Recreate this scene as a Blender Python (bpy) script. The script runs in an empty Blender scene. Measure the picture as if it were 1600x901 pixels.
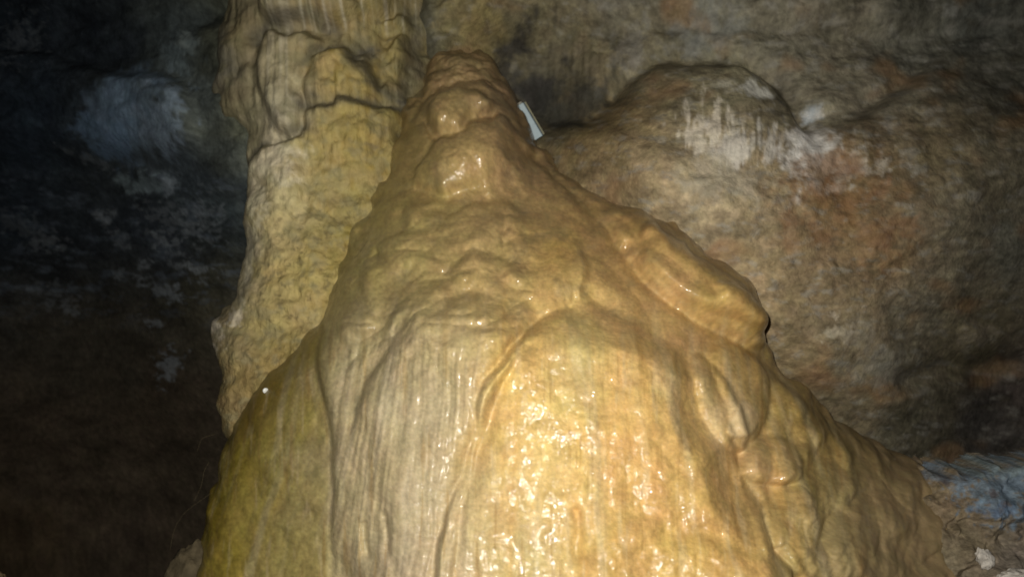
import bpy, math
import numpy as np
from mathutils import Vector

# ------------------------------------------------------------------ camera, world, flash, exposure
sc = bpy.context.scene
COL = sc.collection
PITCH = math.radians(8.0)
HFOV = math.radians(58.0)
EYE = np.array([0.0, 0.0, 1.5])
FPX = 800.0 / math.tan(HFOV / 2)
FWD = np.array([0.0, math.cos(PITCH), math.sin(PITCH)])
UPV = np.array([0.0, -math.sin(PITCH), math.cos(PITCH)])

cam = bpy.data.cameras.new("camera")
cam.sensor_width = 36.0
cam.angle = HFOV
cam.clip_start = 0.02
cam.clip_end = 200.0
cam.dof.use_dof = True
cam.dof.focus_distance = 2.75
cam.dof.aperture_fstop = 2.4
cam_o = bpy.data.objects.new("camera", cam)
cam_o.location = EYE.tolist()
cam_o.rotation_euler = (math.radians(90) + PITCH, 0, 0)
COL.objects.link(cam_o)
sc.camera = cam_o

world = bpy.data.worlds.new("World")
sc.world = world
world.use_nodes = True
bg = world.node_tree.nodes["Background"]
bg.inputs[0].default_value = (0.30, 0.38, 0.5, 1)
bg.inputs[1].default_value = 0.012           # a sealed cave: almost no ambient light

def ray(px, py):
    px = np.asarray(px, float); py = np.asarray(py, float)
    a = (px - 800.0) / FPX
    b = (450.5 - py) / FPX
    d = FWD + a[..., None] * np.array([1.0, 0, 0]) + b[..., None] * UPV
    return d

def at(px, py, y):
    """world point at distance y into the cave seen in direction px, py"""
    d = ray(px, py)
    return EYE + d * (np.asarray(y, float) / d[..., 1])[..., None]

fl = bpy.data.lights.new("camera_flash", 'SPOT')       # the camera's own flash
fl.energy = 415.0
fl.color = (1.0, 0.95, 0.89)
fl.spot_size = math.radians(93)
fl.spot_blend = 1.0
fl.shadow_soft_size = 0.018
fl_o = bpy.data.objects.new("camera_flash", fl)
fl_o.location = (-0.07, 0.0, 1.60)
aim = Vector(at(850, 520, 2.6).tolist()) - fl_o.location
fl_o.rotation_euler = aim.to_track_quat('-Z', 'Y').to_euler()
COL.objects.link(fl_o)

sc.view_settings.view_transform = 'Standard'
sc.view_settings.look = 'None'
sc.view_settings.exposure = 0.0
sc.view_settings.gamma = 1.0
sc.render.resolution_x, sc.render.resolution_y = 1024, 576
sc.render.filter_size = 1.5

# ------------------------------------------------------------------ numeric helpers
def _hash(ix, iy, seed):
    h = (ix.astype(np.int64) * 374761393 + iy.astype(np.int64) * 668265263 + seed * 974634777) & 0xFFFFFFFF
    h = ((h ^ (h >> 13)) * 1274126177) & 0xFFFFFFFF
    h = (h ^ (h >> 16)) & 0xFFFFFFFF
    return h

def perlin(x, y, seed=0):
    xi = np.floor(x); yi = np.floor(y)
    fx = x - xi; fy = y - yi
    u = fx * fx * fx * (fx * (fx * 6 - 15) + 10)
    v = fy * fy * fy * (fy * (fy * 6 - 15) + 10)
    def g(dx, dy):
        a = _hash(xi + dx, yi + dy, seed) * (2 * math.pi / 4294967296.0)
        return np.cos(a) * (fx - dx) + np.sin(a) * (fy - dy)
    a = g(0, 0); b = g(1, 0); c = g(0, 1); d = g(1, 1)
    return 1.45 * ((a * (1 - u) + b * u) * (1 - v) + (c * (1 - u) + d * u) * v)

def fbm(x, y, seed=0, octs=4, gain=0.5):
    s = 0; a = 1.0
    for k in range(octs):
        s = s + a * perlin(x * 2 ** k + 17.3 * k, y * 2 ** k - 9.1 * k, seed + k)
        a *= gain
    return s

def billow(x, y, seed=0, octs=2, gain=0.5):
    """rounded lumps parted by creases"""
    s = 0; a = 1.0
    for k in range(octs):
        s = s + a * np.abs(perlin(x * 2 ** k + 5.7 * k, y * 2 ** k, seed + k))
        a *= gain
    return s

def sstep(a, b, x):
    t = np.clip((x - a) / (b - a), 0, 1)
    return t * t * (3 - 2 * t)

def seg_dist(x, y, pts, closed):
    P = np.array(pts, float)
    n = len(P)
    d2 = np.full(x.shape, 1e12)
    for i in range(n if closed else n - 1):
        a = P[i]; b = P[(i + 1) % n]
        e = b - a
        L = e @ e + 1e-9
        t = np.clip(((x - a[0]) * e[0] + (y - a[1]) * e[1]) / L, 0, 1)
        d2 = np.minimum(d2, (x - a[0] - t * e[0]) ** 2 + (y - a[1] - t * e[1]) ** 2)
    return np.sqrt(d2)

def smooth_pts(pts, closed, it=2):
    """Chaikin corner cutting: outlines without straight facets"""
    P = np.array(pts, float)
    for _ in range(it):
        if closed:
            Q = np.roll(P, -1, 0)
            P = np.stack([0.75 * P + 0.25 * Q, 0.25 * P + 0.75 * Q], 1).reshape(-1, 2)
        else:
            A, B = P[:-1], P[1:]
            M = np.stack([0.75 * A + 0.25 * B, 0.25 * A + 0.75 * B], 1).reshape(-1, 2)
            P = np.vstack([P[:1], M, P[-1:]])
    return P

def poly_sd(x, y, pts, margin=150.0, it=2):
    """signed distance, positive inside"""
    P = smooth_pts(pts, True, it)
    out = np.full(x.shape, -margin)
    m = (x > P[:, 0].min() - margin) & (x < P[:, 0].max() + margin) & (y > P[:, 1].min() - margin) & (y < P[:, 1].max() + margin)
    xs, ys = x[m], y[m]
    d = seg_dist(xs, ys, P, True)
    ins = np.zeros(xs.shape, bool)
    n = len(P)
    for i in range(n):
        a = P[i]; b = P[(i + 1) % n]
        if a[1] == b[1]:
            continue
        c = ((a[1] > ys) != (b[1] > ys)) & (xs < (b[0] - a[0]) * (ys - a[1]) / (b[1] - a[1]) + a[0])
        ins ^= c
    out[m] = np.where(ins, d, -d)
    return out

def line_sd(x, y, pts, margin=120.0):
    P = smooth_pts(pts, False, 2)
    out = np.full(x.shape, 1e3)
    m = (x > P[:, 0].min() - margin) & (x < P[:, 0].max() + margin) & (y > P[:, 1].min() - margin) & (y < P[:, 1].max() + margin)
    out[m] = seg_dist(x[m], y[m], P, False)
    return out

def tps(keys, smooth=0.02):
    K = np.array(keys, float)
    X = K[:, :2] / 500.0
    n = len(K)
    def phi(r2):
        return 0.5 * r2 * np.log(r2 + 1e-9)
    A = phi(((X[:, None] - X[None]) ** 2).sum(-1)) + smooth * np.eye(n)
    Pm = np.hstack([np.ones((n, 1)), X])
    M = np.block([[A, Pm], [Pm.T, np.zeros((3, 3))]])
    W = np.linalg.solve(M, np.vstack([K[:, 2:], np.zeros((3, K.shape[1] - 2))]))
    def f(px, py):
        q = np.stack([px / 500.0, py / 500.0], -1)
        out = W[n] + q[..., :1] * W[n + 1] + q[..., 1:] * W[n + 2]
        for i in range(n):
            out = out + phi(((q - X[i]) ** 2).sum(-1))[..., None] * W[i]
        return out
    return f

def shepard(keys, px, py, s=30.0, p=1.7):
    num = np.zeros(px.shape + (3,)); den = np.zeros(px.shape)
    for k in keys:
        w = 1.0 / ((px - k[0]) ** 2 + (py - k[1]) ** 2 + s * s) ** p
        num += w[..., None] * np.array(k[2:5]); den += w
    return num / den[..., None]

def blur(h, r):
    if r <= 0: return h
    k = np.exp(-0.5 * (np.arange(-3 * r, 3 * r + 1) / r) ** 2); k /= k.sum()
    n = len(k) // 2
    for ax in (0, 1):
        p = np.pad(h, [(n, n) if a == ax else (0, 0) for a in (0, 1)], mode='edge')
        o = np.zeros_like(h)
        for i, w in enumerate(k):
            sl = [slice(None), slice(None)]
            sl[ax] = slice(i, i + h.shape[ax])
            o += w * p[tuple(sl)]
        h = o
    return h

def axis(lo, a, b, hi, step, coarse):
    """dense inside a..b, growing cells outside"""
    mid = np.arange(a, b + step * 0.5, step)
    def grow(start, end):
        out = []; s = step; p = start; sg = 1 if end > start else -1
        while (end - p) * sg > 0:
            s = min(s * 1.12, coarse); p = p + sg * s; out.append(p)
        return np.array(out)
    L = grow(a, lo)[::-1]; R = grow(b, hi)
    return np.concatenate([L, mid, R])

def mix(a, b, t):
    return a * (1 - t[..., None]) + np.array(b) * t[..., None]

# ------------------------------------------------------------------ scene helpers
def tag(o, label=None, cat=None, group=None, kind=None):
    if label: o["label"] = label
    if cat: o["category"] = cat
    if group: o["group"] = group
    if kind: o["kind"] = kind
    return o

def empty(name, loc):
    o = bpy.data.objects.new(name, None)
    o.empty_display_size = 0.1
    o.location = loc
    COL.objects.link(o)
    return o

def mesh_obj(name, V, Q, mat, parent=None, tint=None, wet=None, N=None, loc=(0, 0, 0)):
    me = bpy.data.meshes.new(name)
    V = V - np.array(loc, float)
    me.vertices.add(len(V)); me.vertices.foreach_set("co", V.astype(np.float32).ravel())
    me.loops.add(Q.size); me.loops.foreach_set("vertex_index", Q.astype(np.int32).ravel())
    k = Q.shape[1]
    me.polygons.add(len(Q))
    me.polygons.foreach_set("loop_start", np.arange(0, Q.size, k, dtype=np.int32))
    me.polygons.foreach_set("loop_total", np.full(len(Q), k, dtype=np.int32))
    me.update(calc_edges=True)
    me.polygons.foreach_set("use_smooth", np.ones(len(Q), bool))
    if tint is not None:
        a = me.attributes.new("tint", 'FLOAT_COLOR', 'POINT')
        c = np.ones((len(V), 4), np.float32); c[:, :3] = np.clip(tint, 0, 1)
        a.data.foreach_set("color", c.ravel())
    if wet is not None:
        a = me.attributes.new("wet", 'FLOAT', 'POINT')
        a.data.foreach_set("value", np.clip(wet, 0, 1).astype(np.float32))
    if N is not None:
        me.normals_split_custom_set_from_vertices(N.tolist())
    me.materials.append(mat)
    o = bpy.data.objects.new(name, me)
    COL.objects.link(o)
    o.location = loc if parent is None else (0, 0, 0)
    if parent is not None:
        o.parent = parent
    return o

def sheet(PX, PY, Y, H):
    """rows run downward, columns to the right; relief H pushes the rock out of the wall (-Y)"""
    P = at(PX, PY, Y)
    P[..., 1] -= H
    du = np.gradient(P, axis=1); dv = np.gradient(P, axis=0)
    N = np.cross(dv, du)
    N /= np.linalg.norm(N, axis=-1, keepdims=True) + 1e-12
    flip = N[..., 1].mean() > 0
    if flip: N = -N
    return P, N

def build_sheet(P, N, tint, wet, owner, names, mat, parent, base, keep=None):
    """one seamless surface, cut into one mesh per part"""
    r, c = P.shape[:2]
    idx = np.arange(r * c).reshape(r, c)
    Q = np.stack([idx[:-1, :-1], idx[1:, :-1], idx[1:, 1:], idx[:-1, 1:]], -1).reshape(-1, 4)
    fo = owner[:-1, :-1].ravel()
    if keep is not None:
        kf = (keep[:-1, :-1] & keep[1:, :-1] & keep[1:, 1:] & keep[:-1, 1:]).ravel()
    else:
        kf = np.ones(len(Q), bool)
    P2, N2, T2, W2 = P.reshape(-1, 3), N.reshape(-1, 3), tint.reshape(-1, 3), wet.ravel()
    outs = []
    for i, nm in enumerate(names):
        q = Q[(fo == i) & kf]
        if len(q) < 4: continue
        u, inv = np.unique(q, return_inverse=True)
        o = mesh_obj(nm, P2[u] - (np.array(base) if parent is not None else 0), inv.reshape(-1, 4), mat, parent, T2[u], W2[u], N2[u])
        outs.append(o)
    return outs

class NT:
    def __init__(s, name):
        s.m = bpy.data.materials.new(name); s.m.use_nodes = True
        s.t = s.m.node_tree; s.b = s.t.nodes["Principled BSDF"]
    def n(s, typ, **kw):
        nd = s.t.nodes.new(typ)
        for k, v in kw.items():
            if k.startswith("i_"):
                nd.inputs[k[2:]].default_value = v
            else: setattr(nd, k, v)
        return nd
    def l(s, a, ao, b, bi): s.t.links.new(a.outputs[ao], b.inputs[bi])

def rock_material(name, dry_rough, wet_rough, grain, grain_amp, bump_scale, bump_dist, bump2_scale, bump2_dist, stretch=(1, 1, 1), spec=.5, sss=0.0, bdet=5.0, film=None):
    k = NT(name)
    tc = k.n("ShaderNodeNewGeometry")
    mp = k.n("ShaderNodeMapping"); mp.inputs["Scale"].default_value = stretch
    k.l(tc, "Position", mp, "Vector")
    at_ = k.n("ShaderNodeAttribute", attribute_name="tint")
    wt = k.n("ShaderNodeAttribute", attribute_name="wet")
    n1 = k.n("ShaderNodeTexNoise", i_Scale=grain, i_Detail=6.0, i_Roughness=0.65)
    k.l(tc, "Position", n1, "Vector")
    mr = k.n("ShaderNodeMapRange"); mr.inputs[1].default_value = 0.25; mr.inputs[2].default_value = 0.75
    mr.inputs[3].default_value = 1 - grain_amp; mr.inputs[4].default_value = 1 + grain_amp
    k.l(n1, "Fac", mr, 0)
    vm = k.n("ShaderNodeVectorMath", operation='MULTIPLY')
    k.l(at_, "Color", vm, 0); k.l(mr, 0, vm, 1)
    # fine hue drift (iron and manganese traces)
    n3 = k.n("ShaderNodeTexNoise", i_Scale=grain * 0.45, i_Detail=3.0)
    k.l(tc, "Position", n3, "Vector")
    hs = k.n("ShaderNodeHueSaturation")
    m3 = k.n("ShaderNodeMapRange"); m3.inputs[1].default_value = 0.3; m3.inputs[2].default_value = 0.7
    m3.inputs[3].default_value = 0.492; m3.inputs[4].default_value = 0.508
    k.l(n3, "Fac", m3, 0); k.l(m3, 0, hs, "Hue"); k.l(vm, 0, hs, "Color")
    k.l(hs, "Color", k.b, "Base Color")
    # wetness drives gloss, broken by noise
    n4 = k.n("ShaderNodeTexNoise", i_Scale=26.0, i_Detail=3.0)
    k.l(tc, "Position", n4, "Vector")
    m4 = k.n("ShaderNodeMapRange"); m4.inputs[1].default_value = 0.35; m4.inputs[2].default_value = 0.65
    m4.inputs[3].default_value = 0.55; m4.inputs[4].default_value = 1.15
    k.l(n4, "Fac", m4, 0)
    wm = k.n("ShaderNodeMath", operation='MULTIPLY', use_clamp=True)
    k.l(wt, "Fac", wm, 0); k.l(m4, 0, wm, 1)
    rg = k.n("ShaderNodeMapRange"); rg.inputs[3].default_value = dry_rough; rg.inputs[4].default_value = wet_rough
    k.l(wm, 0, rg, 0); k.l(rg, 0, k.b, "Roughness")
    sp = k.n("ShaderNodeMapRange"); sp.inputs[3].default_value = 0.12; sp.inputs[4].default_value = spec
    k.l(wm, 0, sp, 0); k.l(sp, 0, k.b, "Specular IOR Level")
    b1 = k.n("ShaderNodeTexNoise", i_Scale=bump_scale, i_Detail=bdet, i_Roughness=0.55)
    k.l(mp, "Vector", b1, "Vector")
    b2 = k.n("ShaderNodeTexNoise", i_Scale=bump2_scale, i_Detail=2.0)
    k.l(mp, "Vector", b2, "Vector")
    u1 = k.n("ShaderNodeBump", i_Strength=1.0, i_Distance=bump_dist); k.l(b1, "Fac", u1, "Height")
    u2 = k.n("ShaderNodeBump", i_Strength=1.0, i_Distance=bump2_dist); k.l(b2, "Fac", u2, "Height")
    k.l(u1, "Normal", u2, "Normal"); k.l(u2, "Normal", k.b, "Normal")
    if film:
        b3 = k.n("ShaderNodeTexNoise", i_Scale=film[0], i_Detail=1.5, i_Roughness=.5)
        k.l(mp, "Vector", b3, "Vector")
        u3 = k.n("ShaderNodeBump", i_Strength=1.0, i_Distance=film[1]); k.l(b3, "Fac", u3, "Height")
        k.l(u3, "Normal", k.b, "Coat Normal")
        cw = k.n("ShaderNodeMath", operation='MULTIPLY'); cw.inputs[1].default_value = .85
        k.l(wm, 0, cw, 0); k.l(cw, 0, k.b, "Coat Weight")
        k.b.inputs["Coat Roughness"].default_value = film[2]
        k.b.inputs["Coat IOR"].default_value = 1.5
    if sss:
        k.b.inputs["Subsurface Weight"].default_value = sss
        k.b.inputs["Subsurface Radius"].default_value = (1.0, 0.55, 0.2)
        k.b.inputs["Subsurface Scale"].default_value = 0.012
    return k.m

M_FLOW = rock_material("wet_flowstone", 0.6, 0.36, 30.0, 0.14, 60.0, 0.0022, 210.0, 0.0006, (1, 1, 1.3), .25, 0.05, 5.0, (125.0, .0022, .07))
M_ROCK = rock_material("cave_rock", 0.85, 0.5, 30.0, 0.32, 34.0, 0.006, 110.0, 0.003)
M_COLM = rock_material("dry_flowstone", 0.75, 0.4, 26.0, 0.20, 50.0, 0.007, 150.0, 0.0025, (1, 1, 0.5))

# ================================================================== THE CAVE WALL (structure)
wall_depth = tps([
    (-900, 100, 5.2), (-900, 800, 5.8), (0, 80, 5.1), (200, 180, 4.7), (350, 150, 4.0), (290, 140, 4.25), (350, 280, 4.15), (390, 60, 3.95), (310, 40, 4.2), (0, 300, 5.5), (0, 420, 6.1), (160, 440, 6.0),
    (300, 420, 5.0), (320, 560, 5.2), (0, 800, 6.6), (250, 750, 6.4), (520, 60, 4.1), (680, 50, 4.02), (740, 40, 4.12), (840, 120, 4.45), (980, 30, 4.2), (880, 180, 4.3),
    (1100, 150, 3.85), (980, 250, 3.75), (1250, 250, 3.72), (1400, 100, 4.05), (1590, 30, 4.3), (1300, 450, 3.62), (1500, 400, 3.8),
    (1200, 540, 3.7), (1560, 640, 4.9), (1420, 660, 4.2), (1590, 250, 4.0), (500, 500, 4.9), (700, 700, 5.2), (1000, 700, 4.9), (1560, 850, 4.9),
    (2500, 200, 3.4), (2500, 800, 3.6), (800, -700, 3.2), (200, -700, 3.4), (1500, -700, 3.2)], 0.01)

wx = axis(-1500, -20, 1620, 3000, 2.3, 60)
wy = axis(-900, -16, 740, 1500, 2.3, 60)
X, Yp = np.meshgrid(wx, wy)
D = np.clip(wall_depth(X, Yp)[..., 0], 2.6, 7.5)
wxn = X + 16 * fbm(X / 120, Yp / 120, 1, 3); wyn = Yp + 16 * fbm(X / 120, Yp / 120, 7, 3)
H = np.zeros_like(X)
own = np.zeros(X.shape, int)
WN = ["wall_face", "outcrop", "outcrop", "overhang", "ledge"]

def wlobe(pts, h, w, who=None, fade=None):
    d = poly_sd(wxn, wyn, pts, 60)
    t = np.clip(d / w, 0, 1)
    p = np.sqrt(1 - (1 - t) ** 2)
    if fade is not None:
        (x0, y0), (x1, y1) = fade
        q = ((X - x0) * (x1 - x0) + (Yp - y0) * (y1 - y0)) / ((x1 - x0) ** 2 + (y1 - y0) ** 2)
        p = p * (1 - sstep(0, 1, q))
    if who is not None: own[d > 0] = who
    return h * p

def wgroove(pts, a, w):
    d = line_sd(wxn, wyn, pts)
    return -a * np.exp(-(d / w) ** 2)

# the big rounded outcrop right of the flowstone
H += wlobe([(835, 215), (900, 180), (960, 142), (1020, 106), (1085, 90), (1145, 96), (1195, 112), (1232, 150), (1268, 186), (1300, 260), (1330, 400), (1300, 620), (1000, 560), (860, 330)], 0.13, 130, 1, ((1000, 230), (1060, 520)))
# second swelling on the far right
H += wlobe([(1268, 200), (1330, 188), (1400, 140), (1460, 105), (1540, 120), (1700, 200), (1700, 420), (1560, 470), (1420, 420), (1300, 330)], 0.10, 110, 2, ((1400, 200), (1450, 480)))
# hanging rock band along the top
H += wlobe([(690, -60), (690, 40), (760, 58), (860, 50), (960, 46), (1060, 36), (1200, 40), (1330, 60), (1480, 50), (1700, 40), (1700, -60)], 0.11, 34, 3)
# left ledge: rock above y=258 stands out over a dark recess
H += wlobe([(-60, 60), (60, 90), (150, 110), (240, 115), (300, 150), (330, 210), (290, 262), (230, 258), (150, 262), (60, 250), (-60, 246)], 0.16, 40, 4)
H += wlobe([(185, 272), (225, 268), (262, 285), (262, 305), (215, 302)], 0.10, 16)
H += wlobe([(1490, 515), (1530, 500), (1552, 525), (1530, 548), (1500, 545)], 0.05, 18)
for g in [([(640, -20), (652, 30), (655, 90), (640, 120)], .14, 16), ([(770, 95), (800, 140), (880, 185), (950, 150)], .12, 26),
          ([(960, 138), (1030, 98), (1090, 80), (1150, 86), (1200, 104), (1240, 146), (1270, 180)], .10, 12),
          ([(1268, 186), (1330, 186), (1400, 138), (1450, 105)], .05, 9),
                              ([(300, 30), (350, 10), (420, 0)], .10, 12), ([(335, 145), (380, 110), (410, 95)], .05, 9),
          ([(860, 35), (900, 38), (960, 52)], .05, 6), ([(1380, 80), (1420, 76), (1470, 85)], .04, 7), ([(1000, 60), (1080, 40), (1140, 55)], .04, 8),
          ([(700, 40), (760, 62), (850, 55)], .06, 9), ([(1420, 590), (1500, 575), (1600, 560)], .08, 18)]:
    H += wgroove(*g)
H = blur(H, 3)
inR = sstep(560, 760, X)
rough = 0.028 * fbm(X / 150, Yp / 120, 21, 2) + 0.020 * fbm(X / 70, Yp / 55, 23, 3, 0.5) * (0.75 + 0.6 * (1 - inR)) + 0.006 * billow(X / 90 + 3, Yp / 55, 31, 2, 0.5)
rough += 0.003 * fbm(X / 14, Yp / 11, 37, 3, 0.55) + 0.008 * fbm(X / 40, Yp / 24, 39, 2, .5)
flat_dark = sstep(420, 560, Yp) * (1 - sstep(260, 420, X))
rough *= 1 - 0.65 * flat_dark
top = 1 - sstep(60, 150, Yp)
rough += 0.022 * billow(X / 70, Yp / 42, 41, 2) * top * sstep(640, 700, X)
streak = np.exp(-(((X - 905) / 60) ** 2 + ((Yp - 95) / 45) ** 2)) + np.exp(-(((X - 1140) / 70) ** 2 + ((Yp - 220) / 40) ** 2))
rough += 0.012 * perlin(X / 7, Yp / 60, 43) * streak
H = H + rough

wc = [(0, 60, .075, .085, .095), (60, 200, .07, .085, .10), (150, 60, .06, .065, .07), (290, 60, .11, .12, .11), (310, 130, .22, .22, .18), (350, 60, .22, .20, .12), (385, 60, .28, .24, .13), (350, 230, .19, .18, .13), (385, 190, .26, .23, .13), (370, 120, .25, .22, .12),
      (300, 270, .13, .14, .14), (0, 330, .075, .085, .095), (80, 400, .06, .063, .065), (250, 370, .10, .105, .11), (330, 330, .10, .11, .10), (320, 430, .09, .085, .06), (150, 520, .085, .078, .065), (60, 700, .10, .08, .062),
      (250, 650, .105, .085, .065), (200, 860, .10, .08, .062), (20, 860, .12, .09, .06), (660, 40, .17, .16, .11), (740, 30, .33, .27, .13), (680, 110, .18, .16, .08), (820, 60, .22, .20, .13), (840, 130, .12, .115, .09), (900, 90, .24, .21, .13),
      (880, 190, .12, .115, .08), (960, 20, .22, .21, .17), (1000, 90, .23, .21, .15), (1100, 40, .23, .23, .19), (1230, 80, .25, .235, .19), (1300, 130, .27, .25, .19), (1420, 60, .20, .20, .17),
      (1520, 40, .15, .16, .15), (1590, 120, .14, .14, .12), (1040, 130, .26, .23, .15), (1150, 130, .27, .25, .17), (960, 200, .28, .21, .11), (900, 220, .26, .19, .09), (1000, 270, .38, .30, .19), (930, 270, .36, .28, .16), (1100, 300, .42, .35, .24), (1200, 330, .34, .27, .17),
      (1350, 170, .25, .23, .18), (1330, 260, .25, .18, .10), (1300, 330, .26, .17, .09), (1450, 260, .23, .19, .12), (1550, 260, .20, .18, .13), (1480, 350, .24, .215, .16), (1580, 380, .20, .20, .17), (1380, 400, .26, .18, .10), (1200, 440, .36, .28, .17), (1300, 450, .27, .21, .13), (1320, 530, .30, .25, .17), (1260, 560, .28, .22, .13),
      (1440, 480, .24, .22, .17), (1400, 580, .22, .20, .15), (1530, 540, .26, .23, .15), (1580, 600, .12, .10, .10), (1540, 670, .10, .095, .095), (1420, 660, .16, .15, .11), (1340, 620, .24, .20, .13)]
qx = X + 26 * fbm(X / 60, Yp / 60, 51, 3); qy = Yp + 26 * fbm(X / 60, Yp / 60, 57, 3)
T = shepard(wc, qx, qy, 34) * (1.02 - .10 * sstep(900, 1500, X))[..., None] * np.array((1.02, 1.0, .90))
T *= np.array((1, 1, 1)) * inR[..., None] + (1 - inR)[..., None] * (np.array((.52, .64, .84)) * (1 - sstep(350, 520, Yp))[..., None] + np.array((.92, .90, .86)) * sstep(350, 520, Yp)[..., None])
blot = fbm(X / 60, Yp / 38, 61, 5, 0.68)
T *= np.clip(1 + 0.34 * blot, .35, 1.9)[..., None] * np.clip(1 + .22 * fbm(X / 9, Yp / 7, 75, 3, .7), .5, 1.6)[..., None]
T = mix(T, (.36, .35, .30), .45 * sstep(.15, .9, fbm(X / 34, Yp / 16, 64, 4, .65)) * inR)
T = mix(T, (.10, .09, .06), .45 * sstep(.2, .9, fbm(X / 48, Yp / 14, 67, 4, .65)) * inR * sstep(900, 1100, X + (150 - Yp)))
T = mix(T, (.31, .19, .09), 0.6 * sstep(0.25, 0.8, fbm(X / 110, Yp / 90, 71, 3)) * inR)

def patch(T, cx, cy, rx, ry, col, amt=1.0, seed=0, fine=14, rot=0.0, rough=0.75, sy=1.0):
    c, s = math.cos(rot), math.sin(rot)
    dx, dy = X - cx, Yp - cy
    u = (dx * c + dy * s) / rx; v = (-dx * s + dy * c) / ry
    m = (np.abs(u) < 3) & (np.abs(v) < 3)
    if not m.any(): return T
    r = np.full(X.shape, 9.0)
    r[m] = np.sqrt(u[m] ** 2 + v[m] ** 2) + rough * fbm(X[m] / (fine * 2), Yp[m] / (fine * 2 * sy), 200 + seed, 4, 0.65)
    return mix(T, col, amt * (1 - sstep(0.30, 1.30, r)))

BL = (.30, .40, .50)
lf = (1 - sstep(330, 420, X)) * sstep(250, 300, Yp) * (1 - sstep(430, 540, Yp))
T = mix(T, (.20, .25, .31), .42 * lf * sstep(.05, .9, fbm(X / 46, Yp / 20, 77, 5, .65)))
T = patch(T, 208, 186, 54, 68, (.27, .39, .52), .85, 1, 30, 0, .55, 1.3)
T = patch(T, 268, 195, 26, 62, (.30, .39, .48), .75, 2, 14, 0, 1.0, 1.8)
T = patch(T, 180, 225, 40, 34, (.20, .31, .45), .7, 3)
T = patch(T, 225, 288, 38, 15, (.28, .36, .38), .95, 4, 9)
T = patch(T, 268, 290, 10, 18, (.30, .36, .40), .7, 5, 8)
T = patch(T, 290, 65, 16, 22, (.32, .38, .36), .7, 6, 12)
T = patch(T, 275, 95, 30, 30, (.20, .26, .27), .6, 7)
for i, (cx, cy, rx, ry, a) in enumerate([(165, 340, 14, 10, .8), (75, 378, 22, 14, .5), (190, 375, 14, 9, .5), (260, 380, 22, 10, .8), (225, 412, 10, 7, .9), (190, 427, 8, 8, .6), (258, 455, 34, 10, .9),
        (310, 425, 20, 10, .7), (280, 415, 22, 4, .6), (275, 445, 4, 4, 1), (240, 505, 14, 6, .7), (80, 460, 30, 14, .35), (265, 570, 16, 22, .9), (270, 345, 40, 20, .5), (30, 350, 30, 20, .3), (150, 255, 30, 5, .5), (110, 485, 10, 8, .5), (320, 340, 30, 26, .4), (30, 70, 30, 40, .4)]):
    T = patch(T, cx, cy, rx, ry, (.38, .43, .46), a * .62, 10 + i, 8, 0.35, 1.3, .7)
T = patch(T, 1172, 155, 28, 15, (.66, .65, .56), .9, 40, 9, .1)
T = patch(T, 1122, 147, 18, 9, (.46, .44, .33), .8, 41, 9)
T = patch(T, 1273, 175, 15, 13, (.50, .55, .56), .95, 42, 8, 0, .4)
T = patch(T, 1095, 215, 38, 34, (.72, .65, .50), .95, 43, 9, 0, 1.2, 3.0)
T = patch(T, 1150, 240, 40, 30, (.66, .62, .52), .9, 44, 11, 0, 1.2, 2.6)
T = patch(T, 1262, 245, 48, 54, (.74, .71, .63), .95, 45, 13, .4, .6)
T = patch(T, 1258, 240, 32, 38, (.84, .82, .75), .9, 65, 10, .4, .5)
T = patch(T, 1310, 268, 60, 22, (.56, .50, .40), .7, 46, 10, -.1, 1.0)
T = patch(T, 1300, 298, 26, 8, (.58, .55, .46), .8, 47, 8)
T = patch(T, 1425, 275, 18, 10, (.36, .34, .28), .6, 48, 9)
T = patch(T, 1120, 290, 70, 34, (.44, .39, .28), .7, 49, 18)
T = patch(T, 1312, 518, 22, 20, (.48, .42, .30), .8, 50, 8, 0, 1.1)
T = patch(T, 1350, 525, 26, 20, (.36, .32, .24), .6, 51, 9)
T = patch(T, 1380, 580, 60, 30, (.30, .28, .22), .6, 52, 10)
T = patch(T, 1530, 525, 26, 22, (.36, .31, .22), .8, 53, 9)
T = patch(T, 1470, 30, 12, 10, (.34, .34, .30), .7, 54, 8)
T = patch(T, 1110, 50, 50, 30, (.30, .31, .28), .5, 55, 14)
T = patch(T, 1290, 300, 70, 60, (.29, .165, .075), .7, 56, 20)
T = patch(T, 1370, 360, 60, 40, (.29, .17, .085), .7, 57, 20)
T = patch(T, 905, 95, 46, 34, (.36, .30, .18), .55, 58, 10, 0, 1.2, 3.0)
T = patch(T, 985, 75, 30, 30, (.30, .29, .26), .5, 59, 14)
T = patch(T, 745, 40, 45, 16, (.42, .34, .15), .7, 60, 12)
# shade of the hollow behind the flowstone tip, painted as dark patches
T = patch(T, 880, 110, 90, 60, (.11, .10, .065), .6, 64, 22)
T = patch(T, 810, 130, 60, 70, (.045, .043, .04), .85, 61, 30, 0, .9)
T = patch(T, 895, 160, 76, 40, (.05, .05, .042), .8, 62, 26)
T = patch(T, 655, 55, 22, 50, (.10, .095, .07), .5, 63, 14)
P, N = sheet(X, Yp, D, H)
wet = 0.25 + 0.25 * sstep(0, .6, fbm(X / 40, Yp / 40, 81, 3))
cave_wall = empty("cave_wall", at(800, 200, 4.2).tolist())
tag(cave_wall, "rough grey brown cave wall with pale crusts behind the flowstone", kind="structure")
build_sheet(P, N, T, wet, own, WN, M_ROCK, cave_wall, cave_wall.location)

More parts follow.
